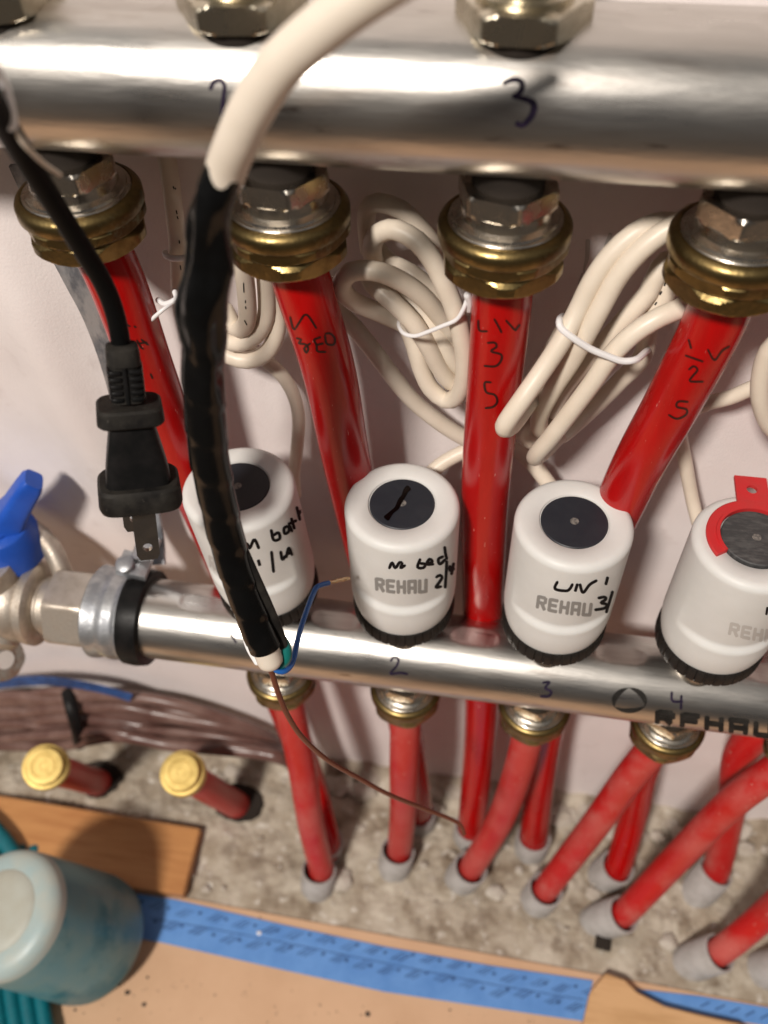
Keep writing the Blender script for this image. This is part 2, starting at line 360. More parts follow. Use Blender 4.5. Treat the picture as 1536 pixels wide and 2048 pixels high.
# hex caps on the upper bar
def copytree(o,loc,label=None,group=None):
    c=o.copy(); COL.objects.link(c); c.location=Vector(loc)*K; ORG[c.name]=Vector(loc)
    if label: c['label']=label
    if group: c['group']=group
    for ch in o.children:
        d=ch.copy(); COL.objects.link(d); d.parent=c; ORG[d.name]=Vector(loc)
    return c
def cap_thing(x,rot,label):
    c=thing('hex_cap',(x,UY,25.2),label,'hex cap','hex caps on top of the upper bar'); b=(x,UY,0)
    obj('washer',lathe(b,(0,0,1),[(.5,25.15),(1.1,25.15),(1.12,25.2),(1.12,25.4),(1.1,25.43),(.5,25.43)]),M['dark'],c)
    obj('hexagon',hexnut(b,(0,0,1),25.42,25.98,1.22,1.27,.3,rot,n=13),M['nickel_cap'],c)
    obj('collar',lathe(b,(0,0,1),[(.3,25.95),(.98,25.95),(1.0,26.0),(1.0,26.1),(.85,26.15),(.85,27.4),(.3,27.4)]),M['nickel_cap'],c)
cap_thing(-8.9,.2,'nickel hex cap at the far left edge of the upper bar')
cap_thing(-3.38,.42,'nickel hex cap on the upper bar just left of the thick cream cable')
cap_thing(2.49,.55,'nickel hex cap on the upper bar right above the handwritten 3')
# ------------------------------------------------------------------ fittings
def fitting(loc,s,label,group,rot):
    c=thing('pipe_fitting',loc,label,'pipe fitting',group); b=loc; f=s; up_=(0,0,1)
    obj('gasket',lathe(b,up_,[(.3*f,1.70*f),(.86*f,1.70*f),(.86*f,2.3*f),(.3*f,2.3*f)]),M['dark'],c)
    obj('steel_hexagon',hexnut(b,up_,1.22*f,1.76*f,1.08*f,1.16*f,.5*f,rot+.15),M['nickel'],c)
    obj('steel_flange',lathe(b,up_,[(.5*f,.6*f),(1.36*f,.62*f),(1.40*f,.68*f),(1.40*f,.80*f),(1.36*f,.84*f),(1.30*f,.84*f),(1.28*f,.90*f),(1.20*f,.93*f),(1.13*f,.97*f),(1.11*f,1.24*f),(.5*f,1.24*f)],96),M['nickel'],c,ang=50)
    ring=lathe(b,up_,[(1.36*f,.66*f),(1.42*f,.80*f),(1.50*f,.79*f),(1.60*f,.70*f),(1.64*f,.62*f),(1.64*f,.36*f),(1.6*f,.30*f),(.9*f,.30*f)],96)
    obj('union_ring',ring,M['brass'],c,ang=50)
    obj('union_nut',hexnut(b,up_,-.06*f,.38*f,1.50*f,1.50*f,.7*f,rot,cap=1.63*f,slope=1.0,n=15),M['brass'],c,ang=16)
    obj('lock_nut',hexnut(b,up_,-.56*f,-.10*f,1.46*f,1.47*f,.7*f,rot+.28,cap=1.58*f,slope=1.0,n=15),M['brass'],c,ang=16)
    return c
UN=20.2
gu='brass pipe fittings under the upper bar'; gl='brass pipe fittings under the lower bar'
for x,l,r in ((ups[0],'brass and nickel fitting behind the thin black plug cord',.35),(ups[1],'brass and nickel fitting beside the black taped cable',.5),
            (ups[2],'brass and nickel fitting on top of the red pipe marked LIV 3',.62),(ups[3],'greenish brass fitting at the upper right edge above the rightmost red pipe',.1)):
    fitting((x,UY,UN),1.0,l,gu,r)
for i,(x,l) in enumerate(zip(los[:5],('small brass fitting below the lower bar behind the brown wire','small brass fitting below the number 2 on the lower bar','small brass fitting below the number 3 on the lower bar','small brass fitting below the number 4 on the lower bar','small brass fitting cut off by the right edge below the lower bar'))):
    fitting((x,0,-1.75),.93,l,gl,.3+.2*i)
# ------------------------------------------------------------------ red pipes with sleeves
def pipe(pts,r,m,label,group): 
    p=obj('red_pipe',tube(pts,r,40,.3,round_end=False),m,loc=pts[0]); return setp(p,label,'pipe',group)
def sleeve(mouth,base,label,r=1.0):
    ax=(Vector(mouth)-Vector(base)); h=ax.length
    s=thing('pipe_sleeve',base,label,'pipe sleeve','grey pipe sleeves in the concrete')
    obj('sleeve_wall',lathe(base,ax,[(r*.97,-1.0),(r,0),(r*.98,h-.05),(r*.95,h),(r*.87,h),(r*.85,h-.06),(r*.85,-1.0)],48,caps=False),M['conduit'],s,ang=50)
    obj('sleeve_shade_plug',lathe(base,ax,[(.01,h-.9),(r*.85,h-.9),(r*.85,h-1.1),(.01,h-1.3)],32),M['dark'],s)  # dark plug down the sleeve, its colour stands for the shade inside
gp='red pipes from the upper bar'; gq='red pipes from the lower bar'
def mid(u,v,y): return at(u,v,y=y)
def down(px,z): return at(px[0],px[1],z=z)
HZ=-18.4
# upper bar pipes
def sl(px,base,lab,z=HZ): 
    m=at(px[0],px[1],z=z); b=at(base[0],base[1],z=FZ); sleeve(m,b,lab); return m,(m-b).normalized()
lm,ld=sl((652,1682),(650,1700),'grey sleeve hidden behind the leftmost lower red pipe')
P1=[(ups[0],UY,19.9),mid(232,560,1.15),mid(300,748,1.25),mid(372,935,1.4),mid(500,1240,1.7),mid(615,1540,1.4),lm,lm-ld*1.5]
p1=pipe(P1,.8,M['red'],'glossy red pipe passing behind the black plug and black taped cable',gp)
lm,ld=sl((838,1622),(840,1640),'grey sleeve behind the lower red pipe under number 2')
P2=[(ups[1],UY,19.9),mid(612,590,1.15),mid(660,752,1.25),mid(701,960,1.4),mid(770,1260,1.7),mid(825,1530,1.4),lm,lm-ld*1.5]
p2=pipe(P2,.8,M['red'],'glossy red pipe marked M BED left of the first cream cable coil',gp)
lm,ld=sl((943,1652),(940,1672),'grey sleeve with the long straight middle red pipe')
P3=[(ups[2],UY,19.9),mid(1003,610,1.15),mid(986,800,1.2),mid(970,1000,1.3),mid(965,1240,1.7),mid(962,1450,1.7),lm,lm-ld*1.5]
p3=pipe(P3,.8,M['red'],'glossy red pipe marked LIV 3 S in the middle, hanging straight down',gp)
lm,ld=sl((1068,1672),(1062,1695),'grey sleeve under the red pipe tucked behind number 3')
P4=[(ups[3],UY,19.9),mid(1430,640,1.15),mid(1348,800,1.25),mid(1252,980,1.4),mid(1150,1230,1.7),mid(1090,1480,1.6),lm,lm-ld*1.5]
p4=pipe(P4,.8,M['red'],'glossy red pipe marked LIV 2 S slanting down from the right',gp)
lm,ld=sl((1236,1732),(1212,1748),'grey sleeve behind the red pipe under number 4')
pipe([(ups[4],UY,19.9),(13.4,1.2,12),(13.0,1.7,2),mid(1305,1500,1.5),mid(1270,1620,1.3),lm,lm-ld*1.5],.74,M['red'],'red pipe leaning behind the one under number 4',gp)
lm,ld=sl((1432,1742),(1398,1780),'tall grey sleeve behind the lower right red pipe')
pipe([(19,UY,19.9),(18.6,1.4,8),(17.9,1.7,1.0),mid(1500,1480,1.6),mid(1465,1600,1.2),lm,lm-ld*1.5],.74,M['red_dusty'],'red pipe going down behind the lower right red pipe',gp)
# lower bar pipes
def lowpipe(x,pts,px,base,lab,slab,r=.70):
    m,d=sl(px,base,slab)
    return pipe([(x,0,-2.0),(x,0,-3.2)]+pts+[m+Vector((.08,.12,0)),m-d*1.5+Vector((.1,.1,0))],r,M['red_dusty'],lab,gq)
lowpipe(-5.5,[at(603,1530,z=-8.5),at(622,1650,z=-14)],(638,1738),(636,1770),'dusty red pipe under the lower bar at number 1','grey sleeve at the foot of the leftmost lower red pipe')
lowpipe(0,[at(808,1530,z=-7.5),at(806,1620,z=-13)],(796,1700),(790,1730),'short dusty red pipe under number 2','grey sleeve at the foot of the red pipe under number 2')
lowpipe(5.5,[at(1040,1530,z=-6.5),at(1000,1640,z=-12.5)],(942,1735),(925,1755),'dusty red pipe curving left under number 3','grey sleeve at the foot of the red pipe under number 3')
lowpipe(11,[at(1255,1560,z=-6.5),at(1190,1650,z=-11)],(1092,1778),(1075,1800),'dusty red pipe curving left under number 4','grey sleeve at the foot of the red pipe under number 4')
lowpipe(16.5,[at(1470,1600,z=-6.5),at(1360,1710,z=-12)],(1248,1828),(1204,1842),'long dusty red pipe sweeping down from the right edge','tall leaning grey sleeve at the foot of the long sweeping red pipe')
lowpipe(22,[at(1640,1730,z=-9),at(1530,1830,z=-15)],(1440,1905),(1390,1922),'lowest red pipe rising out of the frame at lower right','leaning grey sleeve at the lower right corner of the concrete')
b0=at(1590,1935,z=-18.2); sleeve(b0,at(1530,1940,z=FZ),'grey sleeve cut off by the right edge below the lowest red pipe')
# pipe writing
Zc=Z(2.844,160,300); Zb=Z(2.667,960,360)
obj('handwriting',stamp(bvh(p1),[[(268,992),(285,1003)],[(305,1000),(318,1008)],[(322,1078),(345,1120),(362,1132)],[(345,1075),(375,1100),(388,1108)],[(330,1100),(380,1092)],[(400,1270),(412,1300)]],3.6,tf=Zc),M['ink_red'],p1)
obj('handwriting',stamp(bvh(p2),[[(1195,945),(1212,1012),(1228,1018)],[(1225,1015),(1250,975),(1275,938),(1300,945),(1345,1015)],
  [(1230,1068),(1258,1078),(1246,1098),(1282,1104),(1298,1128),(1288,1152),(1276,1128),(1296,1108),(1312,1098)],[(1328,1075),(1345,1110),(1350,1142),(1400,1148)],[(1342,1108),(1385,1098)],[(1330,1076),(1370,1062)],
  [(1392,1050),(1402,1100),(1442,1105),(1448,1070),(1420,1042),(1392,1045)]],4.2,tf=Zc),M['ink_red'],p2)
obj('handwriting',stamp(bvh(p3),[[(-8,745),(-2,800),(42,806)],[(75,738),(98,778),(116,815)],[(136,745),(185,800)],[(212,768),(184,804)],
  [(38,868),(78,866),(88,888),(60,912),(112,930),(110,965),(80,992),(20,990)],[(62,1078),(26,1080),(34,1130),(78,1145),(92,1180),(70,1208),(26,1216)]],4.4,tf=Zb),M['ink_red'],p3)
obj('handwriting',stamp(bvh(p4),[[(1114,848),(1128,900)],[(1094,934),(1140,950),(1192,968)],[(1214,900),(1250,958),(1290,910),(1332,884)],
  [(1112,1012),(1140,992),(1160,1012),(1130,1050),(1122,1072),(1192,1074)],[(1112,1182),(1060,1180),(1050,1208),(1100,1222),(1098,1250),(1050,1272),(1004,1250)]],4.4,tf=Zb),M['ink_red'],p4)
# ------------------------------------------------------------------ white actuators
TZ=11.14; ZB=5.72
def actuator_body(cx,cy=0):
    nz=64; seg=144; R=[]
    hs=[]
    n=nz
    for i in range(n+1): hs.append(ZB+(TZ-.27-ZB)*i/n)
    def rad(th,z):
        h=(z-ZB)
        r=1.88
        if h<1.2: r=1.70+.18*max(0,1-((1.2-h)/1.2)**2)**.9       # waist narrows to the collar
        r+=.0
        dth=abs((th-(-PI/2)+PI)%(2*PI)-PI)                        # front is -y
        wf=max(0,1-(dth/1.05)**4) if dth<1.05 else 0
        # shallow scoop above the lower ledge
        zt=4.5; zl=1.95+.05*(dth/1.0)**2
        if zl<h<zt: s=(zt-h)/(zt-zl); r-=.17*wf*(s**1.5)
        elif zl-.30<h<=zl: s=1-(zl-h)/.30; r-=.17*wf*s*s*(3-2*s)
        return r
    for z in hs: R.append([Vector((cx+rad(2*PI*j/seg-PI,z)*math.cos(2*PI*j/seg),cy+rad(2*PI*j/seg,z)*math.sin(2*PI*j/seg),z)) if False else Vector((cx+rad(2*PI*j/seg,z)*math.cos(2*PI*j/seg),cy+rad(2*PI*j/seg,z)*math.sin(2*PI*j/seg),z)) for j in range(seg)])
    for k in range(1,11):
        a=PI/2*k/10; r=1.88-.27+.27*math.cos(a); z=TZ-.27+.27*math.sin(a)
        R.append([Vector((cx+r*math.cos(2*PI*j/seg),cy+r*math.sin(2*PI*j/seg),z)) for j in range(seg)])
    for r,z in ((1.12,TZ+.005),(1.10,TZ-.02),(1.085,TZ-.07),(.3,TZ-.07)):
        R.append([Vector((cx+r*math.cos(2*PI*j/seg),cy+r*math.sin(2*PI*j/seg),z)) for j in range(seg)])
    return loft(R)
def lean(g,k): return [Vector((p[0]+(TZ-p[2])*k,p[1],p[2])) for p in g[0]],g[1]
def actuator(x,label,disc='disc',raised=0,k=0.0):
    a=thing('valve_actuator',(x,0,LZ+BR-.3),label,'actuator','white valve actuators on the lower bar')
    body=obj('housing',lean(actuator_body(x),k),M['white'],a,ang=60)
    def rib(t,h,r):
        if r<1.5: return r
        q=(t*18/PI)%1.0; return r-(.04 if q<.12 else 0)
    col=lathe((x,0,0),(0,0,1),[(.6,5.16),(1.74,5.16),(1.83,5.22),(1.87,5.4),(1.87,5.80),(1.82,5.9),(1.45,5.92)],360,rf=rib)
    obj('collar',lean(col,k),M['collar'],a)
    obj('valve_neck',lathe((x,0,0),(0,0,1),[(.3,3.2),(.85,3.2),(.85,5.2),(.3,5.2)]),M['nickel'],a)
    dz=TZ-.02+raised
    d=obj('indicator_disc',lathe((x,0,0),(0,0,1),[(.01,TZ-.3),(1.06,TZ-.3),(1.06,dz-.03),(1.03,dz),(.5,dz+.004),(.01,dz+.005)],96),M[disc],a)
    obj('centre_dot',lathe((x,0,0),(0,0,1),[(.01,dz),(.135,dz),(.135,dz+.012),(.01,dz+.014)],32),M['dot'],a)
    return a,body,d
Z3=Z(2.194,0,600); Z4=Z(2.793,600,850); Z5=Z(2.793,986,850)
a1,b1,d1=actuator(-5.5,'white actuator marked m bath, half hidden by the black taped cable',k=.06)
obj('handwriting',stamp(bvh(b1),[[(1072,1105),(1082,1068),(1095,1088),(1112,1052),(1122,1058),(1136,1092)],[(1188,1005),(1200,1052),(1226,1046),(1220,1020),(1197,1034)],
 [(1268,990),(1246,1000),(1248,1025),(1266,1015),(1268,990),(1282,1018)],[(1276,955),(1292,1006)],[(1262,984),(1302,966)],[(1300,905),(1316,968)],[(1308,945),(1320,925),(1328,955)],
 [(1132,1138),(1140,1166)],[(1190,1100),(1200,1196)],[(1230,1100),(1238,1138),(1254,1118)],[(1254,1132),(1266,1088),(1282,1122)],[(1256,1114),(1278,1108)]],6.0,tf=Z3),M['ink'],a1)
obj('printed_lettering',stamp(bvh(b1),word('REHAU',(914,1115),(1060,1190),(920,1168),(1060,1255),6),4.5,tf=Z3),M['print_faint'],a1)
a2,b2,d2=actuator(0,'white actuator marked m bed 2/4 with a black line across its disc')
obj('handwriting',stamp(bvh(b2),[[(497,803),(514,768),(532,797),(556,766),(570,772),(562,797),(590,780)],[(672,744),(656,792),(688,796),(698,776),(668,772)],[(706,778),(738,762),(722,748),(708,776),(748,776)],
 [(802,732),(772,748),(780,776),(812,748)],[(806,676),(812,720),(820,752)],[(756,852),(780,838),(792,852),(775,880),(758,906),(792,900)],[(819,755),(815,830),(809,912)],[(838,782),(836,812),(864,800)],[(858,768),(844,838)]],6.0,tf=Z4),M['ink'],a2)
obj('printed_lettering',stamp(bvh(b2),word('REHAU',(415,848),(716,855),(420,922),(714,935),14),6.6,tf=Z4),M['print'],a2)
obj('marker_line',stamp(bvh(d2),[[(612,348,1.1),(592,368),(578,398,.8),(560,425,.9),(540,465,.8),(512,490,.7),(478,528,1.3)]],11,tf=Z4,lift=.02),M['gloss_ink'],a2)
a3,b3,d3=actuator(5.5,'white actuator marked LIV 1 3/2 with a plain black disc')
obj('handwriting',stamp(bvh(b3),[[(362,870),(347,913),(405,925),(428,915),(446,884)],[(472,884),(458,930)],[(484,884),(502,934),(540,890),(582,865)],[(640,846),(628,893)],
 [(583,966),(622,960),(630,972),(602,992),(632,1000),(622,1022),(565,1032)],[(668,925),(650,985),(630,1050)],[(698,880),(716,868),(722,885),(692,945),(716,932)]],6.0,tf=Z5),M['ink'],a3)
obj('printed_lettering',stamp(bvh(b3),word('REHAU',(246,946),(562,992),(236,1020),(552,1068),12),6.6,tf=Z5),M['print'],a3)
a4,b4,d4=actuator(11,'white actuator with a red clip around its dusty disc at the right edge','disc_dusty',.14)
obj('printed_lettering',stamp(bvh(b4),word('REHAU',(1322,1098),(1650,1150),(1308,1168),(1640,1225),10),6.6,tf=Z5),M['print_faint'],a4)
obj('handwriting',stamp(bvh(b4),[[(1533,1015),(1526,1060)],[(1560,1015),(1600,1040)]],5,tf=Z5),M['ink'],a4)
# red clip: open ring with a tab and a hole
def clip(cx,z0,z1):
    n=72; a0=math.radians(214); a1=math.radians(-30); R=[]
    for i in range(n+1):
        a=a0+(a1-a0)*i/n; c,s=math.cos(a),math.sin(a); R.append([Vector((cx+r*c,r*s,z)) for r,z in ((1.10,z0),(1.46,z0),(1.50,z0+.03),(1.50,z1-.03),(1.46,z1),(1.22,z1),(1.20,z1+.05),(1.10,z1+.05))])
    return loft(R)
cl=obj('red_clip',clip(11,TZ-.0,TZ+.14),M['redclip'],a4)
tb=[];n=24; tx,ty=11.05,1.92
def tabring(z,rh):
    return [Vector((tx+rh*math.cos(2*PI*k/n),ty+.05+rh*math.sin(2*PI*k/n),z)) for k in range(n)]
def sq(z,hw,y0,y1):
    out=[]
    for k in range(n):
        a=2*PI*k/n; c,s=math.cos(a),math.sin(a); m=max(abs(c),abs(s)); x=tx+hw*c/m; y=ty+.05+(y1-y0)/2*s/m; out.append(Vector((x,y,z)))
    return out
z0,z1=TZ+.01,TZ+.13
obj('clip_tab',loft([tabring(z0,.17),sq(z0,.5,1.3,2.4),sq(z1,.5,1.3,2.4),tabring(z1,.17),tabring(z0,.17)],caps=False),M['redclip'],a4,ang=30)
# ------------------------------------------------------------------ cream cables
def W(*p): return [at(u,v,y=y) for u,v,y in p]
CR=.275
gc='coiled cream actuator cables'
A=W((738,500,3.3),(733,455,3.3),(735,420,3.3),(756,405,3.2),(803,420,3.1),(834,450,3.0),(860,480,3.0),(886,520,3.2))
cA=thing('coiled_cable',at(800,600,y=2.5),'cream cable coil tied between the M BED pipe and the LIV 3 pipe','cable',gc)
obj('strand',tube(A,CR*.95),M['cream'],cA)
obj('strand',tube(W((750,530,2.8),(744,500,2.6),(750,475,2.4),(768,462,2.2),(793,460,2.1),(834,482,1.9),(863,518,1.7),(884,558,1.6),(905,607,1.55),(920,659,1.5),(929,711,1.5),(927,762,1.6),(914,793,1.8),(890,800,2.0),(860,775,2.1),(840,730,2.2),(829,690,2.3),(812,652,2.6),(782,636,2.7),(746,620,2.5),(709,604,2.2),(688,585,2.0),(684,565,1.9),(702,544,1.85),(743,541,1.8),(782,552,1.85),(821,574,1.95),(850,598,2.1),(876,628,2.3),(905,668,2.5),(925,700,2.6)),CR),M['cream'],cA)
obj('strand',tube(W((735,545,2.7),(746,568,2.5),(769,589,2.25),(808,625,2.0),(834,656,1.95),(860,700,2.0),(881,738,2.1),(902,764,2.2),(918,760,2.3),(922,742,2.4)),CR),M['cream'],cA)
obj('strand',tube(W((800,590,2.9),(827,612,2.6),(855,640,2.4),(876,675,2.3),(899,712,2.3),(918,735,2.4)),CR),M['cream'],cA)
obj('strand',tube(W((752,495,3.2),(768,515,3.1),(790,531,2.9),(821,547,2.6),(855,573,2.5),(882,595,2.6),(900,620,2.7)),CR),M['cream'],cA)
obj('strand',tube(W((660,570,3.4),(681,625,3.3),(709,655,3.1),(746,700,2.9),(782,748,2.8),(816,790,2.8),(850,822,2.9),(899,858,3.0),(950,885,3.1),(1000,890,3.1),(1045,908,3.1),(1080,945,2.9),(1112,990,2.5)),CR*1.02),M['cream'],cA)
cB=thing('coiled_cable',at(1200,700,y=2),'cream cable coil with a white tie between the LIV 3 and LIV 2 pipes','cable',gc)
obj('strand',tube(W((1365,455,2.6),(1340,446,2.4),(1309,449,2.2),(1267,469,2.0),(1222,510,1.8),(1185,562,1.6),(1155,622,1.4),(1125,679,1.0),(1084,742,.6),(1042,802,.1),(1014,842,-.1),(1009,856,.0),(1024,850,.4),(1050,815,1.2),(1075,780,2.0)),CR),M['cream'],cB)
obj('strand',tube(W((1385,428,2.2),(1369,440,2.0),(1320,469,1.8),(1279,502,1.65),(1237,551,1.5),(1207,604,1.35),(1177,660,1.2),(1144,720,1.3),(1110,772,1.45),(1083,822,1.6),(1078,852,1.75),(1090,862,1.95),(1110,840,2.2)),CR),M['cream'],cB)
obj('strand',tube(W((1390,600,1.9),(1357,619,1.7),(1320,634,1.5),(1267,667,1.3),(1222,712,1.15),(1185,765,1.1),(1140,825,1.1),(1102,874,1.15),(1077,903,1.3),(1070,915,1.7),(1085,905,2.1),(1120,868,2.4)),CR),M['cream'],cB)
obj('strand',tube(W((1380,540,2.9),(1345,520,2.8),(1320,535,2.6),(1297,585,2.4),(1256,632,2.2),(1219,673,2.1),(1170,726,2.1),(1129,776,2.1),(1106,822,2.2)),CR),M['cream'],cB)
pcab=obj('strand',tube(W((1375,500,2.7),(1350,545,2.6),(1330,590,2.5),(1300,640,2.4),(1290,700,2.5),(1275,728,2.5),(1245,757,2.5),(1200,802,2.5),(1155,844,2.5),(1125,870,2.5)),CR),M['cream'],cB)
obj('strand',tube(W((1160,720,2.5),(1120,770,2.4),(1080,820,2.3),(1048,850,2.2),(1045,868,2.2),(1070,885,2.3),(1092,870,2.5)),CR),M['cream'],cB)
obj('strand',tube(W((1150,620,2.7),(1110,690,2.7),(1060,770,2.8),(1030,830,2.9),(1000,875,3.1),(955,895,3.1),(920,907,3.0),(880,930,2.7),(848,960,2.3)),CR*.95),M['cream'],cB)
cC=thing('coiled_cable',at(490,620,y=2.5),'cream cable coil half hidden behind the black taped cable','cable',gc)
c1=obj('strand',tube(W((320,250,3.3),(336,328,3.2),(346,405,3.1),(356,497,3.0),(359,564,2.9),(362,616,2.9),(380,680,2.9)),CR*.95),M['cream'],cC)
c2=obj('strand',tube(W((484,520,2.3),(490,560,2.2),(494,600,2.1),(495,635,2.05),(488,655,2.15),(470,655,2.4),(450,620,2.6)),CR),M['cream'],cC)
obj('strand',tube(W((528,520,2.8),(533,580,2.6),(532,634,2.4),(512,670,2.3),(480,686,2.3),(450,680,2.4),(420,650,2.5)),CR),M['cream'],cC)
obj('strand',tube(W((545,540,2.9),(556,616,2.7),(553,668,2.5),(533,706,2.4),(496,721,2.35),(459,712,2.4),(420,690,2.5)),CR),M['cream'],cC)
obj('strand',tube(W((500,700,3.3),(552,738,3.2),(582,778,3.1),(597,830,3.1),(594,898,3.0),(588,945,2.7),(590,990,2.2)),CR*.85),M['cream'],cC)
marks=[]
for (u,v,du,dv) in ((346,372,2,6),(352,420,2,8),(354,432,2,6),(358,480,1,7),(360,530,2,10),(350,375,1,4)): marks.append([(u,v),(u+du,v+dv)])
obj('cable_print',stamp(bvh(c1),marks,2.2),M['ink'],cC)
obj('cable_print',stamp(bvh(c2),[[(487,565),(488,585)],[(491,600),(491,606)],[(491,612),(492,618)],[(489,640),(494,650)]],2.2),M['ink'],cC)
obj('cable_print',stamp(bvh(pcab),[[(1333,560),(1329,572)],[(1324,582),(1320,590)],[(1314,604),(1310,610)]],3),M['ink'],cB)
cD=thing('coiled_cable',at(1530,780,y=2),'cream cable loop cut off by the right edge beside the LIV 2 pipe','cable',gc)
obj('strand',tube(W((1570,670,1.6),(1540,700,1.6),(1524,745,1.6),(1522,800,1.6),(1540,850,1.7),(1575,880,1.8)),CR),M['cream'],cD)
obj('strand',tube(W((1570,760,2.6),(1515,772,2.7),(1460,795,2.8),(1400,812,3.0),(1360,850,3.1),(1372,930,3.1),(1385,1000,2.9),(1398,1050,2.5),(1410,1080,2.2)),CR*.85),M['cream'],cD)
# ties
gt='thin white ties on the cream cables'
def tie(pts,lab,r=.055,knot=None,flat=1):
    o=thing('cable_tie',pts[0],lab,'cable tie',gt); obj('strap',tube(pts,r,10,.08,flat=flat),M['tie'],o)
    if knot: obj('knot',knot,M['tie'],o)
kp=at(938,600,y=1.3)
tie(W((812,628,2.7),(800,640,2.1),(798,652,1.7),(808,667,1.35),(830,672,1.2),(855,664,1.15),(885,652,1.1),(912,640,1.1),(925,622,1.15),(934,600,1.25)),'white tie looped round the coil beside the LIV 3 pipe',.06,tube(W((936,590,1.2),(940,602,1.25),(938,618,1.35)),.12,10,.05))
tie(W((1125,632,1.9),(1119,640,1.2),(1122,656,.95),(1145,675,.82),(1180,697,.8),(1215,712,.8),(1245,722,.82),(1272,719,.95),(1290,705,1.5),(1296,700,2.2)),'white flat tie round the coil left of the LIV 2 pipe',.095)
tie(W((330,505,2.9),(334,513,2.6),(352,517,2.45),(375,514,2.6),(382,505,2.9)),'small white tie round the straight cream cable beside the tape',.09)
tie(W((290,655,1.0),(300,642,1.0),(328,618,1.2),(352,600,1.6),(372,582,2.0)),'white twist tie with loose ends lying over the left red pipe',.06,tube(W((316,600,1.5),(330,608,1.4),(352,598,1.5),(350,584,1.7)),.085,10,.06))
# ------------------------------------------------------------------ taped cable with stripped wires
D=lambda *p:[at(u,v,d=d) for u,v,d in p]
path=D((960,-150,12.8),(865,-88,13.0),(792,-46,13.2),(716,2,13.5),(636,62,13.9),(560,132,14.4),(511,205,15.0),(475,280,15.7),(450,345,16.4),(425,430,17.0),(412,520,17.7),(405,620,18.5),(405,720,19.4),(410,820,20.3),(420,920,21.3),(440,1020,22.4),(465,1120,23.4),(500,1220,24.3),(540,1320,25.2))
cc=crom(path,.12); L=[0]
for i in range(1,len(cc)): L.append(L[-1]+(cc[i]-cc[i-1]).length)
def idx(u,v):
    best=min(range(len(cc)),key=lambda i:(lambda q:(q[0]-u)**2+(q[1]-v)**2)(proj(cc[i]))); return best
RT=RM.transposed()
def proj(P):
    q=RT@(Vector(P)-CAM); return (768+FPX*q.x/-q.z,1024-FPX*q.y/-q.z)
i1=idx(452,338); i2=idx(528,1298); i3=idx(538,1325)
tc_=thing('taped_cable',cc[i1],'thick cream cable wrapped in black tape, hanging in front with bare wires','cable')
obj('cream_sheath',tube(cc[:i1+3],lambda s:.365+.02*min(1,s/4),32,smooth=False),M['cream2'],tc_)
L0=L[i1]
def taper(s): 
    q=s/(L[i2]-L0); return .36+.13*min(1,q*5)-.06*q
def wrap(s,th,r):
    ph=(s/1.15+th/(2*PI))%1.0; st=.035*ph if ph<.93 else .035*(1-ph)/.07
    f=math.exp(-((s-2.4)/2.4)**4)*1.3+.12
    cre=f*(.13*noise.noise(Vector((math.cos(th)*.9,math.sin(th)*.9,s*.75)))+.05*noise.noise(Vector((math.cos(th)*1.6+5,math.sin(th)*1.6,s*1.4))))
    return r+st+cre
obj('black_tape',tube(cc[i1:i2+1],taper,64,smooth=False,rf=wrap,round_end=False),M['tape_black'],tc_,ang=55)
obj('cut_sheath_end',tube(cc[i2-2:i3+1],lambda s:.37,32,smooth=False),M['cream2'],tc_)
# a flap of tape along the right side of the lower end
obj('tape_flap',tube(D((478,1090,23.2),(505,1150,23.7),(532,1210,24.3),(556,1268,25.0),(562,1290,25.2)),.20,16,.1,flat=.55),M['rubber_dusty'],tc_)
obj('green_wire',tube(D((548,1262,25.4),(562,1278,25.3),(572,1296,25.3),(572,1318,25.4),(560,1330,25.6)),.155,16,.06),M['green_wire'],tc_)
obj('blue_wire',tube(D((540,1318,25.6),(552,1340,25.5),(570,1342,25.6),(585,1325,26.0),(593,1290,26.4),(600,1262,26.9),(612,1225,27.5),(626,1188,28.2),(634,1174,28.4),(645,1169,28.6),(657,1166,28.8)),.085,14,.08),M['blue_wire'],tc_)
obj('blue_wire_core',tube(D((655,1166,28.8),(665,1164,28.9),(680,1160,29.1),(697,1157,29.3)),.062,12,.04,rf=lambda s,t,r:r*(1+.18*math.cos(5*t+s*22))),M['copper'],tc_)
obj('clear_film',tube(D((488,1262,25.6),(498,1295,25.5),(515,1325,25.5)),.10,12,.08,flat=.4),M['tie'],tc_)
obj('brown_wire',tube(D((535,1325,25.6),(545,1350,26.0),(556,1385,26.6),(575,1430,27.4),(605,1475,28.4),(655,1520,30),(715,1555,31.6),(780,1590,33.2),(850,1618,34.8),(905,1640,36),(922,1652,36.2),(928,1668,36.2)),.085,14,.15),M['brown_wire'],tc_)
# ------------------------------------------------------------------ black plug on its cord
plug=thing('power_plug',at(245,690,d=21.5),'black two-prong power plug hanging by its cord on the left','plug')
Pa=at(243,690,d=21.4); Pb=at(296,1110,d=24.8)
ax=(Pb-Pa); Lp=ax.length; ax.normalize()
rgt=RM@Vector((1,.06,0)); wv_=(rgt-ax*rgt.dot(ax)).normalized(); wv_=(Matrix.Rotation(math.radians(-14),3,ax)@wv_); tv_=ax.cross(wv_)
def ss(v): # image row along the plug -> distance along its axis
    lo_,hi_=0,1
    for _ in range(30):
        m=(lo_+hi_)/2
        if proj(Pa+ax*Lp*m)[1]<v: lo_=m
        else: hi_=m
    return Lp*lo_
def rr(s,w_,t_,n=40,e=4.0,off=0):
    out=[]
    for j in range(n):
        a=2*PI*j/n; c,d=math.cos(a),math.sin(a); x=math.copysign(abs(c)**(2/e),c)*w_; y=math.copysign(abs(d)**(2/e),d)*t_
        out.append(Pa+ax*s+wv_*(x+off)+tv_*y)
    return out
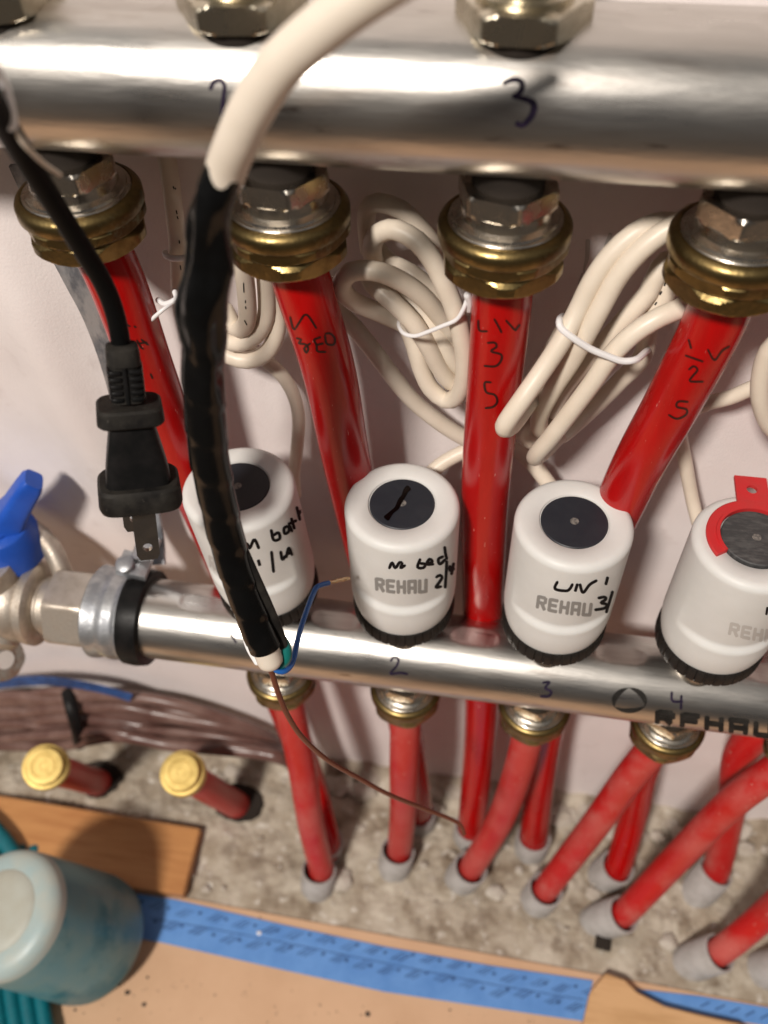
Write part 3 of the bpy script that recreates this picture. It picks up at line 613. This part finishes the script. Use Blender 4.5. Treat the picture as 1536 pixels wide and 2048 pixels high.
def lo_sec(lst,e=4.0,n=56): return loft([rr(s,a,b,n,e) for s,a,b in lst])
s0,s1,s2,s3,s4,s5,s6=ss(692),ss(796),ss(806),ss(838),ss(955),ss(968),ss(1000)
obj('cord',tube(D((-60,130,13.6),(-10,215,15),(40,300,16.4),(100,395,17.8),(160,490,19.2),(208,570,20.3),(232,635,21.0),(244,700,21.6)),.235,20,.15,flat=.95),M['cord'],plug)
obj('strain_relief',lo_sec([(s0-.05,.30,.28),(s0,.38,.36),(s0+.12,.40,.38),(s0+.42,.41,.39),(s0+.44,.35,.33),(s1,.42,.38)],3.4),M['rubber_dusty'],plug)
for k in range(5):
    a=s0+.50+(s1-s0-.50)*k/5; b_=a+(s1-s0-.5)/5*.62; g_=.405+.03*k/5
    for sg in (-1,1):
        m_=[]
        for s,q in ((a,.96),(a+.04,1),(b_-.04,1),(b_,.96)):
            ring=[]
            for j in range(24):
                an=2*PI*j/24; c_,d_=math.cos(an),math.sin(an)
                x=.20*math.copysign(abs(c_)**.5,c_)+sg*.235; y=math.copysign(abs(d_)**.5,d_)*g_*.98*q
                ring.append(Pa+ax*s+wv_*x*q+tv_*y)
            m_.append(ring)
        obj('grip_rib',loft(m_),M['rubber'],plug)
obj('spine',lo_sec([(s0+.42,.09,.385),(s1,.09,.415)],3.0,32),M['rubber'],plug)
obj('upper_flange',lo_sec([(s2-.02,.74,.56),(s2+.04,.80,.62),(s3-.06,.83,.65),(s3,.78,.60)],4.5),M['rubber_dusty'],plug)
obj('plug_body',lo_sec([(s3-.1,.50,.42),(s3+.05,.55,.44),(s3+.35,.60,.45),(s3+(s4-s3)*.5,.70,.48),(s3+(s4-s3)*.8,.79,.52),(s4,.83,.55),(s5+.1,.84,.55)],5.0),M['rubber'],plug)
obj('face_flange',lo_sec([(s4+.02,.98,.74),(s4+.10,1.05,.80),(s6-.14,1.08,.83),(s6-.02,1.04,.80),(s6,.95,.72)],4.5),M['rubber_dusty'],plug)
for off,dep,end in ((.18,-.02,ss(1108)),(-.12,.72,ss(1092))):
    pass
def blade(wc,tc0,sE):
    # flat prong with a hole, plane facing the viewer
    bm_=[]
    n=24; hs=sE-.42; hw=.31; th=.075
    def hole(t): return [Pa+ax*(hs+.13*math.sin(2*PI*k/n))+wv_*(wc+.13*math.cos(2*PI*k/n))+tv_*(tc0+t) for k in range(n)]
    def outl(t):
        out=[]
        for k in range(n):
            c_,d_=math.cos(2*PI*k/n),math.sin(2*PI*k/n); m=max(abs(c_),abs(d_)); x=hw*c_/m; y=d_/m
            y=hs+(y*(sE-hs) if y>0 else y*(hs-s6+.3))
            if y>sE-.10 and abs(x)>hw-.10: x=math.copysign(hw-.08,x)
            out.append(Pa+ax*y+wv_*(wc+x)+tv_*(tc0+t))
        return out
    return loft([hole(-th),outl(-th),outl(th),hole(th),hole(-th)],caps=False)
obj('prong',blade(.02,.16,ss(1110)),M['blade'],plug,ang=20)
obj('prong',blade(-.24,-.50 if tv_.dot(RM@Vector((0,0,1)))>0 else .66,ss(1092)-.25),M['blade'],plug,ang=20)
wl=thing('wire_clip',at(5,170,d=15),'small white plastic tie wrapped on the black cord at the left edge','cable tie')
obj('strap',tube(D((-25,120,14.4),(0,160,14.8),(14,205,15.1),(22,250,15.4)),.12,14,.1),M['tie'],wl)
obj('tail',tube(D((22,250,15.5),(50,290,15.9),(85,325,16.6),(120,350,17.2)),.05,10,.1),M['cream'],wl)
# ------------------------------------------------------------------ left end: clamp, nut, ball valve, handle
X=(1,0,0)
cl=thing('pipe_clamp',(-12,0,LZ),'galvanised pipe clamp with black rubber holding the left end of the lower bar','clamp')
obj('rubber_lining',lathe((0,0,LZ),X,[(1.62,-11.5),(2.0,-11.45),(2.04,-11.0),(1.98,-10.62),(1.66,-10.58)],64,caps=False),M['rubber'],cl)
def bandr(t,h,r): return r+.03*math.sin(3*t)+.04*noise.noise(Vector((math.cos(t)*2,math.sin(t)*2,h)))
obj('band',lathe((0,0,LZ),X,[(1.68,-13.0),(1.86,-13.0),(1.95,-12.92),(1.93,-12.7),(1.86,-12.5),(1.86,-12.3),(1.93,-12.15),(1.93,-11.95),(1.86,-11.8),(1.88,-11.6),(1.98,-11.5),(1.98,-11.44),(1.7,-11.42)],72,rf=bandr,caps=False),M['zinc'],cl,ang=50)
hp=at(262,1128,y=.7)
obj('clamp_ear',box(hp+Vector((0,.2,-.35)),(.62,.55,.16),Matrix.Rotation(.2,3,'Y'),.05),M['zinc'],cl)
obj('clamp_ear',box(hp+Vector((.35,.75,.0)),(.55,.5,.10),Matrix.Rotation(-.3,3,'Y'),.04),M['zinc'],cl)
sc_=obj('screw',merge(lathe(hp+Vector((-.25,0,-.2)),(0,-.2,1),[(.05,0),(.36,0),(.40,.08),(.36,.28),(.2,.36),(.05,.36)],32),lathe(hp+Vector((-.25,0,-1.0)),(0,-.2,1),[(.02,0),(.16,0),(.16,.9),(.02,.9)],20)),M['zinc'],cl)
# strap bracket on the wall
br=thing('metal_bracket',at(160,560,y=3.3),'grey mottled galvanised strap running down behind the plug to the clamp','bracket')
def strip(pts,w_,th):
    R=[]
    P=crom(pts,.3)
    for i,p in enumerate(P):
        a=P[max(0,i-1)]; b=P[min(len(P)-1,i+1)]; t_=(b-a).normalized(); n_=Vector((0,-1,0)); s_=t_.cross(n_).normalized(); n2=s_.cross(t_)
        R.append([p+s_*w_*x+n2*th*y for x,y in ((-1,-1),(1,-1),(1,1),(-1,1))])
    return loft(R)
obj('strap',strip(W((60,330,2.9),(120,470,2.9),(165,560,2.85),(205,640,2.85),(240,740,2.85),(265,850,2.85),(285,1000,2.7),(300,1080,2.3),(305,1130,1.6)),.62,.07),M['strap'],br)
vl=thing('ball_valve',(-16.6,0,LZ),'nickel ball valve with a blue lever at the left edge','valve')
obj('union_nut',hexnut((0,0,LZ),X,-14.75,-13.05,1.52,1.66,.8,.50),M['cast'],vl)
obj('valve_neck',lathe((0,0,LZ),X,[(.3,-16.0),(1.2,-16.0),(1.2,-15.3),(1.28,-15.2),(1.28,-14.7),(.3,-14.7)],64),M['cast'],vl)
obj('valve_body',lathe((0,0,LZ),X,[(.3,-19.5),(1.55,-19.5),(1.6,-18.5),(1.75,-17.8),(1.8,-17.0),(1.72,-16.3),(1.55,-16.05),(1.75,-15.95),(1.78,-15.6),(1.6,-15.45),(1.2,-15.4),(.3,-15.4)],72,rf=lambda t,h,r:r),M['cast'],vl,ang=50)
obj('valve_boss',lathe((-17.3,0,LZ),(0.05,-.95,-.5),[(.2,0),(.95,0),(.9,1.9),(.6,2.1),(.2,2.1)],40),M['cast'],vl,ang=50)
obj('valve_stem_housing',lathe((-17.2,0.1,LZ),(0,0,1),[(.2,0),(1.15,0),(1.1,1.9),(1.0,2.4),(.2,2.4)],48),M['cast'],vl,ang=50)
st=at(98,1090,y=1.8)
obj('side_stub',tube([st+Vector((-1.8,.8,1.0)),st,st+Vector((.8,-1.0,-1.4))],.42,28,.2),M['cast'],vl)
hub=at(-14,1046,z=5.4)
hd=obj('lever',lathe(Vector((hub.x,hub.y,0)),(0,0,1),[(.42,3.8),(1.5,3.5),(1.62,3.55),(1.66,3.7),(1.42,5.2),(1.36,5.3),(1.0,5.36),(.98,5.5),(.75,5.52),(.70,5.1),(.42,5.0)],64,caps=False),M['blue_handle'],vl,ang=50)
tip=at(58,966,z=7.4); dirv=(tip-Vector((hub.x,hub.y,5.4))); yaw=math.atan2(dirv.y,dirv.x)
d_=dirv.normalized(); s_=Vector((-math.sin(yaw),math.cos(yaw),0)); n_=d_.cross(s_)
Mx=Matrix((d_,s_,n_)).transposed()
h0=Vector((hub.x,hub.y,4.75)); sec=[]
for f,wd,ht,up_ in ((.0,.95,.75,0),(.12,.95,.75,0),(.30,.80,.66,.1),(.55,.60,.55,.25),(.85,.52,.50,.45),(1.05,.50,.46,.55),(1.12,.42,.36,.58)):
    c_=h0+d_*(dirv.length*f)+Vector((0,0,up_)); ring=[]
    for j in range(32):
        an=2*PI*j/32; ca_,sa_=math.cos(an),math.sin(an)
        ring.append(c_+s_*math.copysign(abs(ca_)**.45,ca_)*wd+n_*math.copysign(abs(sa_)**.45,sa_)*ht)
    sec.append(ring)
obj('lever_arm',loft(sec),M['blue_handle'],vl,ang=50)
obj('lever_screw',hexnut((hub.x,hub.y,0),(0,0,1),5.2,5.6,.33,.36,.1,.2),M['rust'],vl)
gp_=at(5,1318,y=-1.2)
ga=thing('drain_cap',gp_,'rusty round drain cap with a white label at the left edge','cap')
gx=(CAM-gp_).normalized()+Vector((.55,0,-.25))
obj('cap_body',lathe(gp_,gx,[(.1,-1.6),(.9,-1.6),(1.0,-.9),(1.0,.1),(.94,.22),(.1,.24)],48,rf=lambda t,h,r:r*(1+.05*noise.noise(Vector((math.cos(t)*2,math.sin(t)*2,h*2))))),M['rust'],ga,ang=50)
obj('cap_label',lathe(gp_,gx,[(.02,.24),(.42,.245),(.42,.27),(.02,.275)],32),M['label'],ga)
# ------------------------------------------------------------------ floor things, left
bu=thing('cable_bundle',at(250,1450,z=-18),'bundle of brown jacketed cables lying along the wall at lower left','cable bundle')
def F_(*p): return [at(u,v,z=z) for u,v,z in p]
rows=[(0,0,0),(6,22,.1),(-4,44,-.1),(0,64,-.3),(4,-18,-.4),(0,84,-.8),(-2,34,-.9),(6,10,-1.0)]
for k in range(15):
    q=k/14; yy=3.1-1.5*q+random.uniform(-.15,.15); j=lambda:random.uniform(-11,11); dv=q*96
    pts=W((-160,1412+dv+j(),yy),(0,1396+dv+j(),yy),(110,1392+dv*.95+j(),yy),(230,1394+dv*.9+j(),yy),(340,1408+dv*.85+j(),yy),(440,1430+dv*.7,yy),(520,1462+dv*.45,yy+.1),(572,1500+dv*.2,yy+.2))+[at(592,1540,z=-20.6)]
    obj('brown_cable',tube(pts,(.26,.34,.40)[k%3],18,.3),M['brown_hose'],bu)
obj('black_band',tube(W((135,1385,2.9),(140,1405,2.3),(148,1435,1.7),(156,1465,1.4),(160,1492,1.4)),.36,16,.1,flat=.6),M['rubber'],bu)
bt=thing('tape_scrap',at(160,1365,y=3),'dark blue strip of tape lying on top of the brown cable bundle','tape')
obj('strip',strip(W((-40,1372,2.7),(30,1364,2.6),(90,1362,2.5),(150,1368,2.4),(210,1380,2.4),(262,1396,2.4)),.46,.03),M['btape_dark'],bt)
for (cu,cv,bu_,bv,lab,sl_) in ((88,1533,205,1568,'short red pipe with a shiny brass cap at the far left','dark hole round the far left brass-capped pipe'),(362,1545,482,1615,'short red pipe with a shiny brass cap rising from the dark hole','dark ragged hole round the brass-capped pipe left of the sleeves')):
    top=at(cu,cv,d=46); bs=at(bu_,bv,z=-20.6); a_=(top-bs); h=a_.length; a_.normalize()
    q=thing('capped_pipe',bs,lab,'pipe','brass-capped pipe stubs on the floor')
    obj('red_stub',lathe(bs,a_,[(.05,-.5),(.8,-.5),(.8,h-.5),(.05,h-.5)],40),M['red_dusty'],q)
    fa=(CAM-top).normalized(); fa=(fa*.55+a_*.6).normalized()
    obj('brass_cap',lathe(top-fa*.9,fa,[(.1,-.2),(1.12,-.2),(1.17,-.1),(1.17,.55),(1.12,.62),(.98,.64),(.95,.7),(.95,.95),(.90,1.02),(.62,1.03),(.60,.98),(.54,.98),(.52,1.03),(.20,1.03),(.18,.99),(.03,.99)],56,),M['brass_new'],q,ang=35)
    hr=random.Random(bu_)
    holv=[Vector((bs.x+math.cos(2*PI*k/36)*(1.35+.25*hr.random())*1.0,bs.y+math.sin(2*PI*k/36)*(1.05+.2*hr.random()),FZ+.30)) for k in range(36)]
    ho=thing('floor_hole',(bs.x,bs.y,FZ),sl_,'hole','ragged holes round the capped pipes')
    obj('hole_shade_disc',loft([[p*1.0+Vector((0,0,-.35)) for p in holv],holv,[Vector((bs.x+(p.x-bs.x)*.8,bs.y+(p.y-bs.y)*.8,FZ+.26)) for p in holv]]),M['dark'],ho)  # dark disc on the floor, the hole's shade is put into its colour
pw=[at(-260,1548,z=FZ+.9),at(400,1657,z=FZ+.9),at(366,1790,z=FZ+.9),at(-260,1700,z=FZ+.9)]
pl=obj('wood_board',prism([(p.x,p.y) for p in pw],FZ+.1,FZ+.9,.06),M['wood'],loc=(pw[0].x,pw[0].y,FZ)); setp(pl,'orange pine board lying on the floor at lower left','board')
# tape on the floor
def sheet(px,z,th=.02,bev=0): return prism([(at(u,v,z=z).x,at(u,v,z=z).y) for u,v in px],z-th,z,bev)
tp=thing('floor_tape',at(700,1900,z=FZ+.1),'wide blue masking tape with dark print along the floor board edge','tape')
tz=FZ+.13
tape=obj('strip',sheet([(240,1782),(350,1799),(560,1848),(768,1893),(980,1931),(1186,1961),(1166,2042),(960,2012),(768,1983),(560,1938),(320,1884),(200,1864)],tz,.06),M['btape'],tp)
pr=[]
rn=random.Random(4)
for k in range(17):
    u=300+k*54+rn.uniform(-8,8); vt=1790+(u-330)*.196
    for row in (0,1):
        v=vt+26+row*38+rn.uniform(-4,4); u_=u+row*27
        for j in range(3):
            o_=j*6; q=rn.uniform(.5,1)
            pr.append([(u_+o_*1.2,v+10+o_*.4,q),(u_+26+o_*1.2,v-4+o_*.4,q*.7)])
        pr.append([(u_-16,v-2,1.6),(u_-9,v-5,1.6)])
obj('tape_print',stamp(bvh(tape),pr,3.2,lift=.01),M['btape_ink'],tp)
obj('tape_seam',stamp(bvh(tape),[[(300,1836),(500,1872),(768,1926),(980,1968),(1170,2000)]],1.6,lift=.01),M['btape_ink'],tp)
tp2=thing('floor_tape',at(1450,2020,z=FZ+.1),'narrow blue tape end right of the pale wood offcut','tape')
tape2=obj('strip',sheet([(1270,1978),(1400,1992),(1600,2026),(1600,2062),(1440,2036),(1330,2012)],tz,.06),M['btape'],tp2)
obj('tape_print',stamp(bvh(tape2),[[(1400+30*k,2014+6*k),(1420+30*k,2004+6*k)] for k in range(5)],3,lift=.01),M['btape_ink'],tp2)
oc=obj('wood_offcut',sheet([(1212,1946),(1250,1960),(1275,1985),(1330,2012),(1400,2030),(1480,2048),(1560,2120),(1150,2120),(1168,2040),(1180,1985)],FZ+.75,.7,.05),M['wood_pale'],loc=at(1250,2000,z=FZ)); setp(oc,'pale splintered wood offcut at the bottom right on the tape','wood offcut')
bs_=at(1206,1886,z=FZ+.3); o=obj('black_chip',box(bs_,(.42,.34,.14),Matrix.Rotation(-.1,3,'Z'),.03),M['dark'],loc=bs_); setp(o,'small square black chip on the concrete','plastic chip')
# crumbs and mortar lumps
V=[];F=[]; rn=random.Random(11)
def lump(c,r,rn_):
    bm=bmesh.new(); bmesh.ops.create_icosphere(bm,subdivisions=2,radius=1); sd=rn_.random()*50
    for v in bm.verts:
        n=1+.45*noise.noise(v.co*1.6+Vector((sd,0,0))); v.co=v.co*n
    bm.verts.index_update(); g=([Vector(c)+Vector((v.co.x*r,v.co.y*r*.8,v.co.z*r*.45)) for v in bm.verts],[[v.index for v in f.verts] for f in bm.faces]); bm.free(); return g
gs=[]
for k in range(90):
    x=rn.uniform(-14,24); y=rn.uniform(edge_y(x)+.4,3.2); r=rn.choice((.05,.07,.1,.14,.25)); gs.append(lump((x,y,FZ+.12),r,rn))
for (u,v,r) in ((470,1545,.7),(440,1560,.5),(300,1460,.6),(915,1560,.7),(870,1620,.6),(680,1760,.8),(1010,1560,.6)): gs.append(lump(at(u,v,z=FZ+.2),r,rn))
for k in range(46):
    x=rn.uniform(-6,24); gs.append(lump((x,rn.uniform(2.2,3.7),FZ+.35),rn.uniform(.35,.85),rn))
for k in range(9):
    x=rn.uniform(-12,24); gs.append(lump((x,rn.uniform(-3.5,1.5),FZ-.05),rn.uniform(.3,.6),rn))
rb=obj('rubble',merge(*gs),M['grout'],loc=(0,0,FZ)); setp(rb,'loose mortar crumbs scattered on the concrete','rubble',kind='stuff')
gs=[]
for (u,v,r) in ((255,1985,.16),(288,2009,.13),(735,2028,.15),(295,1955,.08),(240,1970,.07),(520,1835,.05),(900,2020,.06),(640,2010,.05),(430,1990,.05),(150,2020,.08)): gs.append(lump(at(u,v,z=FZ+.08),r,rn))
for k in range(60):
    gs.append(lump(at(rn.uniform(120,1150),rn.uniform(1960,2048),z=FZ+.07),rn.choice((.02,.03,.04)),rn))
sp=obj('dirt_flecks',merge(*gs),M['speck'],loc=(0,-8,FZ)); setp(sp,'dark dirt flecks on the tan floor board','dirt',kind='stuff')
fl=at(518,1866,z=FZ+.15); o=obj('paint_chip',lump(fl,.13,rn),M['tie'],loc=fl); setp(o,'small white paint chip lying on the blue tape','paint chip')
# jug
j0=at(186,1878,z=-19.2); j1=at(2,1824,d=42.6); ja=(j1-j0); jl=ja.length; ja.normalize()
jg=thing('plastic_jug',j0,'tilted translucent blue plastic jug at the lower left corner','jug')
obj('jug_body',lathe(j0,ja,[(.1,-.2),(2.5,-.2),(3.0,0),(3.25,.3),(3.32,.8),(3.25,2.5),(3.05,jl-1.3),(2.98,jl-.8)],80,caps=True),M['jug'],jg,ang=50)
obj('jug_shoulder',lathe(j0,ja,[(2.99,jl-.85),(2.98,jl-.5),(2.88,jl-.2),(2.6,jl+.0),(2.3,jl+.10),(1.9,jl+.14),(.1,jl+.14)],80),M['jug_top'],jg,ang=60)
obj('jug_cap',lathe(j0,ja,[(.1,jl+.1),(1.9,jl+.1),(1.92,jl+.14),(1.8,jl+.24),(1.4,jl+.3),(.1,jl+.34)],64),M['jug_cap'],jg)
# teal hose
th=thing('teal_hose',at(40,2020,z=-19),'coiled teal hose beside the jug in the lower left corner','hose')
for k in range(5):
    u0=-30+k*30; obj('hose_loop',tube([at(u0-20,1700,z=FZ+.6+.2*(k%2)),at(u0-28,1850,z=FZ+.6),at(u0-12,1960,z=FZ+.7),at(u0+4,2060,z=FZ+.7),at(u0+30,2160,z=FZ+.7)],.42,20,.3,rf=lambda s,t,r:r*(1+.03*math.sin(s*30+3*t))),M['teal'],th)
obj('hose_loop',tube([at(-60,1610,z=FZ+1.4),at(-10,1660,z=FZ+1.5),at(25,1705,z=FZ+1.4),at(60,1770,z=FZ+1.0)],.5,20,.3,rf=lambda s,t,r:r*(1+.03*math.sin(s*30+3*t))),M['teal'],th)
obj('hose_loop',tube([at(-90,1640,z=FZ+1.0),at(-40,1690,z=FZ+1.1),at(0,1740,z=FZ+1.1),at(30,1790,z=FZ+1.0)],.5,20,.3),M['teal'],th)
